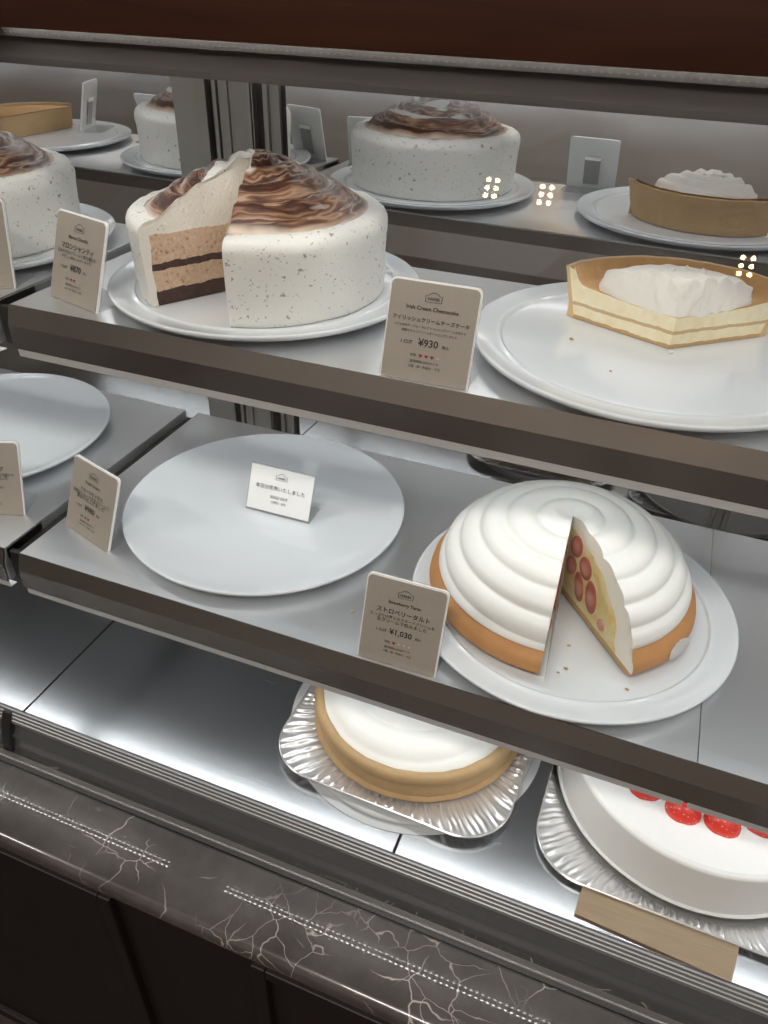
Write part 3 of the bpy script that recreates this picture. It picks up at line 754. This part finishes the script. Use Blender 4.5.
def deck_tart(loc):
    root = empty('cream_tart', loc, 0, 'whole round cream tart in a pastry shell on the bottom deck', 'tart')
    sh = smoothpath([(.0005, 0), (.118, 0), (.1215, .002), (.1225, .010), (.1235, .022), (.1250, .0260), (.1265, .0285), (.1262, .0335), (.1235, .0375), (.1195, .0385), (.1160, .0370), (.1150, .0330)], 4)
    def wob(r, z, a, v): return r + .0007 * noise.noise(Vector((9 * cos(a), 9 * sin(a), z * 40))), z + (.0011 * noise.noise(Vector((7 * cos(a), 7 * sin(a), 1))) if z > .02 else 0)
    bm = bmesh.new(); lathe(bm, sh, 180, disp=wob); weld(bm); obj('pastry_shell', bm, M['crust_tan'], root, angle=60, label='tan pastry shell')
    NV = 60
    def f(u, v):
        a = TAU * u / 160; s = v / NV; r = .1165 * (1 - s) + .0003
        z = .0335 + .011 * (1 - (r / .1168) ** 5) + .014 * (1 - (r / .1168) ** 2)
        ph = r * 30 + a / TAU; fr = ph - math.floor(ph); w = min(1, s / .1) * min(1, r / .02)
        z += w * .0042 * (1 - abs(2 * fr - 1) ** 2.5)
        return (r * cos(a), r * sin(a), z)
    bm = bmesh.new(); grid(bm, f, 160, NV, cu=True); weld(bm); obj('cream_top', bm, M['white_cream'], root, angle=180, label='smooth white cream')
    return root
deck_tart((.448, .1790, .0132))

def white_cake(loc):
    root = empty('white_cake', loc, 0, 'smooth white round cake topped with strawberries on the bottom deck', 'cake')
    p = smoothpath([(.0005, 0), (.1454, 0), (.1455, .0008), (.1455, .02), (.1452, .04), (.1445, .0555), (.1432, .0595), (.1400, .0618), (.135, .0625), (.10, .0625), (.05, .0625), (.0005, .0625)], 4)
    bm = bmesh.new(); lathe(bm, p, 160); weld(bm); obj('icing', bm, M['pure_cream'], root, angle=32)
    return root
WC = (.7655, .1990, .0092)
white_cake(WC)
# strawberries on the white cake (halves lying in a ring)
def berry_mesh():
    bm = bmesh.new()
    pr = smoothpath([(.0004, .0175), (.006, .0168), (.0118, .0120), (.0140, .0050), (.0128, -.004), (.0085, -.0125), (.0035, -.0175), (.0004, -.0185)], 4)
    lathe(bm, pr, 32); weld(bm)
    bmesh.ops.bisect_plane(bm, geom=bm.verts[:] + bm.edges[:] + bm.faces[:], plane_co=(0, 0, 0), plane_no=(0, 1, 0), clear_inner=True)
    edges = [e for e in bm.edges if e.is_boundary]; bmesh.ops.holes_fill(bm, edges=edges)
    bmesh.ops.rotate(bm, cent=(0, 0, 0), matrix=Matrix.Rotation(pi / 2, 3, 'X'), verts=bm.verts[:])
    return bm
labs = ['strawberry half whose tip barely shows, leftmost on the white cake', 'bright red strawberry half on the white cake, largest in view, second from left',
        'orange-red strawberry half on the white cake, third from left', 'strawberry half at the right edge of the photo on the white cake',
        'strawberry half on the white cake hidden by the tray front, furthest left']
b0 = obj('strawberry', berry_mesh(), M['berry'], None, angle=50)
for i, (px, py, s, rz) in enumerate(((.7085, .1290, 1.0, .2), (.7465, .1160, 1.0, .06), (.7840, .1165, 1.0, -.06), (.8200, .1310, 1.0, -.25), (.6780, .1560, 1.0, .5))):
    b = b0 if i == 0 else b0.copy()
    if i: COL.objects.link(b)
    b.location = (px, py, WC[2] + .0623); b.rotation_euler = (0, 0, rz); b.scale = (1.25 * s, 1.1 * s, 1.0 * s)
    tag(b, labs[i], 'strawberry', 'strawberries on the white cake')

# brown paper slip under the foil, drooping over the front edge
bm = bmesh.new()
def pap(u, v):
    s, t_ = u / 20, v / 14
    A, B, Cc, D = Vector((.6735, .0660)), Vector((.8235, .0640)), Vector((.8130, -.0010)), Vector((.6686, .0080))
    p = (A * (1 - s) + B * s) * (1 - t_) + (D * (1 - s) + Cc * s) * t_
    z = .0016 + .0045 * sin(pi * min(1, max(0, (t_ - .25) / .75))) * (.5 + .5 * s) + .0016 * t_
    return (p.x, p.y, z)
grid(bm, pap, 20, 14); bmesh.ops.solidify(bm, geom=bm.faces[:], thickness=-.0003)
tag(obj('paper_slip', bm, M['kraft'], None, angle=60), 'brown paper slip sticking out under the foil tray of the white cake', 'paper')

# ------------------------------------------------------------------ price cards
def rounded(bm, w, h, y0, y1, c, z0=0.):
    pts = []
    for cx, cz, s in ((w / 2 - c, z0 + h - c, 0), (-w / 2 + c, z0 + h - c, pi / 2), (-w / 2 + .0008, z0 + .0008, pi), (w / 2 - .0008, z0 + .0008, 1.5 * pi)):
        rr = c if s < 3 else .0008
        for k in range(6): pts.append((cx + rr * cos(s + pi / 2 * k / 5), cz + rr * sin(s + pi / 2 * k / 5)))
    a = [bm.verts.new((x, y0, z)) for x, z in pts]; b = [bm.verts.new((x, y1, z)) for x, z in pts]; n = len(pts)
    for i in range(n): bm.faces.new((a[i], a[(i + 1) % n], b[(i + 1) % n], b[i]))
    bm.faces.new(a); bm.faces.new(b)
def logo(bm, cx, z, w):
    """small house-shaped cartouche with the shop's name"""
    h = w * .55; t = w * .045
    out = [(-.5, -.26), (.5, -.26), (.5, .12), (.33, .12), (.30, .18), (.14, .27), (0, .30), (-.14, .27), (-.30, .18), (-.33, .12), (-.5, .12)]
    P = [(cx + x * w, z + y * w) for x, y in out]
    Q = [(cx + x * w * .93, z + (y * .90 - .004) * w) for x, y in out]
    n = len(P); a = [bm.verts.new((x, -.0006, zz)) for x, zz in P]; b = [bm.verts.new((x, -.0006, zz)) for x, zz in Q]
    for i in range(n): bm.faces.new((a[i], a[(i + 1) % n], b[(i + 1) % n], b[i]))
    text_bm(bm, 'HARBS', w * .70, cx, z - .15 * w)
def heart(bm, cx, z, s):
    vs = []
    for k in range(18):
        t_ = TAU * k / 18; vs.append(bm.verts.new((cx + s * .030 * 16 * sin(t_) ** 3, -.0006, z + s * .030 * (13 * cos(t_) - 5 * cos(2 * t_) - 2 * cos(3 * t_) - cos(4 * t_)))))
    bm.faces.new(vs)
def price_card(loc, yaw, tilt, w, h, en, jp, l1, l2, price, l3, l4, hearts, label, enw=.56, jpw=.80):
    root = empty('price_card', loc, yaw, label, 'price card', 'printed price cards on acrylic stands')
    R = Matrix.Rotation(-tilt, 4, 'X')
    def put(name, bm, m, lab=None, smooth=False):
        bmesh.ops.transform(bm, matrix=R, verts=bm.verts[:]); return obj(name, bm, m, root, smooth=smooth, label=lab)
    # acrylic stand: sheet behind the card, foot running back, small strut
    bm = bmesh.new(); rounded(bm, w + .0006, h + .0006, .0036, .0050, .005, 0); put('acrylic_sheet', bm, M['acrylic'])
    bm = bmesh.new(); fd = .046
    pts = [(-w / 2, .0020), (w / 2, .0020), (w / 2, fd - .005), (w / 2 - .005, fd), (-w / 2 + .005, fd), (-w / 2, fd - .005)]
    a = [bm.verts.new((x, y, 0.0002)) for x, y in pts]; b = [bm.verts.new((x, y, .0020)) for x, y in pts]
    for i in range(6): bm.faces.new((a[i], a[(i + 1) % 6], b[(i + 1) % 6], b[i]))
    bm.faces.new(a); bm.faces.new(b); obj('stand_foot', bm, M['acrylic'], root, smooth=False, label='clear acrylic foot')
    bm = bmesh.new(); rounded(bm, w, h, .0010, .0034, .005); put('card_holder', bm, M['cardback'], 'white backing with pale edges')
    # slot window on the back
    bm = bmesh.new(); box(bm, -w * .16, w * .16, .0050, .0054, h * .12, h * .60); put('back_slot', bm, plain_slot, 'grey slot on the back')
    bm = bmesh.new(); box(bm, -w * .16, w * .16, .0050, .0066, h * .60, h * .66); put('slot_lip', bm, M['cardback'])
    bm = bmesh.new(); rounded(bm, w * .965, h * .972, 0.0, .0009, .0045, h * .008); put('card', bm, M['card'], 'beige printed card')
    bm = bmesh.new(); Y = -.0006
    logo(bm, 0, h * .845, w * .185)
    text_bm(bm, en, w * enw, 0, h * .715)
    text_bm(bm, jp, w * jpw, 0, h * .600)
    text_bm(bm, l1, w * .80, 0, h * .540); text_bm(bm, l2, w * .62, 0, h * .490)
    text_bm(bm, '1 CUT', w * .13, -w * .235, h * .372)
    text_bm(bm, price, w * (.225 if len(price) < 6 else .285), w * .005, h * .365)
    text_bm(bm, '税込', w * .075, w * .20 if len(price) < 6 else w * .225, h * .372)
    text_bm(bm, '甘味', w * .07, -w * .145, h * .255)
    text_bm(bm, l3, w * .32, -w * .01, h * .195); text_bm(bm, l4, w * .36, -w * .005, h * .145)
    put('lettering', bm, M['ink'])
    bm = bmesh.new()
    for k in range(hearts): heart(bm, -w * .06 + k * w * .065, h * .268, w * .045)
    put('red_hearts', bm, M['inkred'], 'small red sweetness marks')
    if hearts < 4:
        bm = bmesh.new()
        for k in range(hearts, 4): heart(bm, -w * .06 + k * w * .065, h * .268, w * .040)
        put('pale_hearts', bm, M['inkpale'], 'small pale sweetness marks')
    return root
plain_slot = plain('slot grey', (.30, .30, .30), .5)
L3, L4 = '賞味期限は本日中です', '小麦・卵・乳成分・大豆'
price_card((.4382, .1412, ZU), .012, .289, .0780, .0825, 'Irish Cream Cheesecake', 'アイリッシュクリームチーズケーキ', 'コクのあるチーズムースにアイリッシュクリームを合わせ', '濃厚なチョコクリームをトッピングしました', '¥930', L3, L4, 3,
           'beige card for the Irish cream cheesecake, priced 930, on the upper shelf edge', .575, .85)
price_card((.4520, .0665, ZL), .013, .305, .0802, .0895, 'Strawberry Tarte', 'ストロベリータルト', 'たっぷりの苺とカスタードクリームを', '生クリームで包みました', '¥1,030', L3, L4, 1,
           'beige card for the strawberry tart, priced 1,030, on the lower shelf edge', .40, .66)
price_card((.0560, .1640, ZU), -.283, .353, .0791, .0869, 'Marron Chantilly', 'マロンシャンティ', 'なめらかなクリームと栗を重ねた', 'やさしい味わいのケーキです', '¥870', L3, L4, 2,
           'pale upper-shelf price card turned sideways, left of the cut chocolate-topped cake', .40, .66)
price_card((.0500, .1135, ZL), -.304, .366, .0843, .0898, 'Fresh Cream', 'フルーツミックス', '季節のフルーツを生クリームで', '重ねて仕上げました', '¥980', L3, L4, 2,
           'beige lower-shelf price card turned sideways, left of the sold out plate', .32, .50)
price_card((-.0640, .1650, ZU), .25, .19, .0780, .0881, 'Chocolate Cake', 'チョコレートケーキ', 'なめらかなクリームとチョコレートを重ねた', 'しっとり味わいのケーキです', '¥870', L3, L4, 2,
           'price card cropped by the left edge, in front of the uncut chocolate-topped cake', .42, .66)
price_card((-.0830, .1080, ZL), .35, .33, .0790, .0900, 'Fruit Crepe', 'ミルクレープ', '季節のフルーツをクレープで何層にも', '重ねて仕上げました', '¥980', L3, L4, 2,
           'price card cropped by the left edge, before the bare lower plate', .34, .50)
price_card((-.3800, .1700, ZU), .05, .31, .0790, .0880, 'Chiffon Cake', 'シフォンケーキ', 'ふんわりシフォンに生クリームを', 'たっぷり添えました', '¥750', L3, L4, 1,
           'price card whose white back shows in the mirror behind the left cake', .36, .56)
price_card((-.5500, .1950, ZPU), -1.95, .25, .0790, .0880, 'Baked Tart', 'ベイクドタルト', '香ばしく焼き上げたタルトに', 'クリームを添えました', '¥800', L3, L4, 1,
           'price card seen edge-on as a bright white strip in the mirror at upper left', .32, .56)

# sold out card on the empty plate
so = empty('sold_out_card', (.2372, .2303, ZL + .0089), .011, 'small white sold out card standing on the empty plate', 'card')
w, h, tilt = .0855, .0590, .4226; Rm = Matrix.Rotation(-tilt, 4, 'X')
def put(name, bm, m, lab=None):
    bmesh.ops.transform(bm, matrix=Rm, verts=bm.verts[:]); return obj(name, bm, m, so, smooth=False, label=lab)
bm = bmesh.new(); box(bm, -w / 2 + .0015, w / 2 - .0015, 0, .0006, .003, h - .002); put('card', bm, M['cardwhite'], 'white printed card')
bm = bmesh.new(); box(bm, -w / 2, w / 2, .0008, .0022, 0, h); put('acrylic_sheet', bm, M['acrylic'])
bm = bmesh.new(); box(bm, -w / 2, w / 2, .0008, .034, 0.0001, .0016); obj('stand_foot', bm, M['acrylic'], so, smooth=False, label='clear acrylic foot')
bm = bmesh.new(); logo(bm, 0, h * .80, w * .175); text_bm(bm, '本日分完売いたしました', w * .76, 0, h * .520); text_bm(bm, 'SOLD OUT', w * .27, 0, h * .345); text_bm(bm, '已售完 / 품절', w * .22, 0, h * .245)
put('lettering', bm, M['inkgrey'])

# ------------------------------------------------------------------ crumbs
def crumb(x, y, z, s, label, m='crumb'):
    bm = bmesh.new(); bmesh.ops.create_icosphere(bm, subdivisions=2, radius=s)
    for v in bm.verts: v.co = Vector((v.co.x * 1.3, v.co.y * .9, v.co.z * .7)) * (1 + .5 * noise.noise(v.co * 600 + Vector((x * 50, y * 50, 0))))
    lo = min(v.co.z for v in bm.verts)
    o = obj('cake_crumb', bm, M[m], None); o.location = (x, y, z - lo - .0001); tag(o, label, 'crumb', 'stray crumbs')
crumb(.3843, .1209, ZL, .0016, 'lone orange crumb on the steel tray, left of the strawberry card')
crumb(.541, .2630, ZPU, .0017, 'pale crumb on the cheesecake plate near the left corner of the wedge', 'cheese_cut')
crumb(.6286, .2705, ZPU, .0022, 'pale crumb just in front of the cheesecake wedge tip', 'dab_cream')
crumb(.584, .2079, ZPU, .0011, 'tiny crumb in the middle of the cheesecake plate')
crumb(.603, .1485, ZPL, .0014, 'pink crumb inside the cut of the dome tart, nearest its centre', 'slice')
crumb(.606, .117, ZPL, .0016, 'brown crumb inside the cut of the dome tart, toward the plate rim')
crumb(.6000, .109, ZPL, .0012, 'small brown crumb beside the film at the plate rim side of the cut')
crumb(.6630, .113, ZPL, .0015, 'crumb in front of the right cut edge of the dome tart')
crumb(.3300, .3420, ZU + .0175, .0035, 'white dab of cream on the plate rim to the right of the cut cake', 'pure_cream')
crumb(.0800, .2900, ZU + .0150, .0055, 'white dab of cream on the plate rim left of the cut cake', 'pure_cream')

# ------------------------------------------------------------------ room lamps and added wall fill
cam_loc = Vector((.6175, -.4243, .7488))
def glass_reflect(px, py, dist):
    """point in the room whose reflection in the front glass shows along a view direction"""
    f = 766.6854; yaw, pit, rol = .3553, .6158, -.0325
    F = Vector((-sin(yaw) * cos(pit), cos(yaw) * cos(pit), -sin(pit))); Rt = Vector((cos(yaw), sin(yaw), 0)); D = F.cross(Rt)
    c, s = cos(rol), sin(rol); right = c * Rt + s * D; down = -s * Rt + c * D
    d = (right * (px - 384) / f + down * (py - 512) / f + F).normalized()
    for (ya, za), (yb, zb) in zip(GPATH[:-1], GPATH[1:]):
        n = Vector((0, -(zb - za), yb - ya)).normalized(); p0 = Vector((0, ya, za))
        t_ = (p0 - cam_loc).dot(n) / d.dot(n); hit = cam_loc + d * t_
    r_ = d - 2 * d.dot(n) * n
    return hit + r_ * dist
F_ = glass_reflect
for k, (px, py) in enumerate(((546, 195), (492, 188), (746, 266))):
    c = glass_reflect(px, py, 1.6)
    print('lamp', k, [round(v, 3) for v in c])
    root = empty('cluster_lamp', c, 0, ('bulb cluster lamp reflected beside the mirrored price card', 'bulb cluster lamp reflected on the mirrored cake side', 'bulb cluster lamp reflected over the cheesecake crust')[k], 'lamp', 'warm bulb cluster lamps')
    bm = bmesh.new(); box(bm, -.05, .05, -.004, .004, .034, .040); obj('lamp_bar', bm, M['iron'], root, smooth=False)
    for i in range(3):
        for j in range(2):
            bm = bmesh.new(); bmesh.ops.create_uvsphere(bm, u_segments=12, v_segments=8, radius=.0062)
            bmesh.ops.translate(bm, verts=bm.verts[:], vec=((j - .5) * .024, 0, (i - 1) * .020)); obj('bulb', bm, M['bulb'], root)
def point(name, loc, power, color, rad=.08):
    l = bpy.data.lights.new(name, 'POINT'); l.energy = power; l.color = color; l.shadow_soft_size = rad
    o = bpy.data.objects.new(name, l); COL.objects.link(o); o.location = loc
for x, y in ((-1.3, -.95), (.4, -.95), (2.1, -.95)):
    area('room_downlight', (x, y, 1.74), .5, .3, 17, (1, .95, .90))
for x in (-1.5, .5, 2.5):
    area('wall_fill', (x, -1.7, 1.70), .8, .2, 24, (1, .94, .88), (math.radians(-65), 0, 0))  # unseen area lights added to brighten the front wall for reflections
w = bpy.data.worlds.new('world'); scn.world = w; w.use_nodes = True
w.node_tree.nodes['Background'].inputs[0].default_value = (.05, .045, .04, 1); w.node_tree.nodes['Background'].inputs[1].default_value = .3

# ------------------------------------------------------------------ camera
f = 766.6854; yaw, pit, rol = .3553, .6158, -.0325
F = Vector((-sin(yaw) * cos(pit), cos(yaw) * cos(pit), -sin(pit))); Rt = Vector((cos(yaw), sin(yaw), 0)); D = F.cross(Rt)
c, s = cos(rol), sin(rol); right = c * Rt + s * D; down = -s * Rt + c * D
cam = bpy.data.cameras.new('camera'); co = bpy.data.objects.new('camera', cam); COL.objects.link(co)
cam.sensor_fit = 'HORIZONTAL'; cam.sensor_width = 36; cam.lens = f / 768 * 36; cam.clip_start = .01
mw = Matrix((right, -down, -F)).transposed().to_4x4(); mw.translation = cam_loc; co.matrix_world = mw
scn.camera = co
scn.view_settings.view_transform = 'Standard'; scn.view_settings.look = 'None'
scn.view_settings.exposure = 0.0; scn.view_settings.gamma = 1; scn.view_settings.use_curve_mapping = False
scn.cycles.max_bounces = 10; scn.cycles.transparent_max_bounces = 16; scn.cycles.glossy_bounces = 6
scn.cycles.sample_clamp_indirect = 6
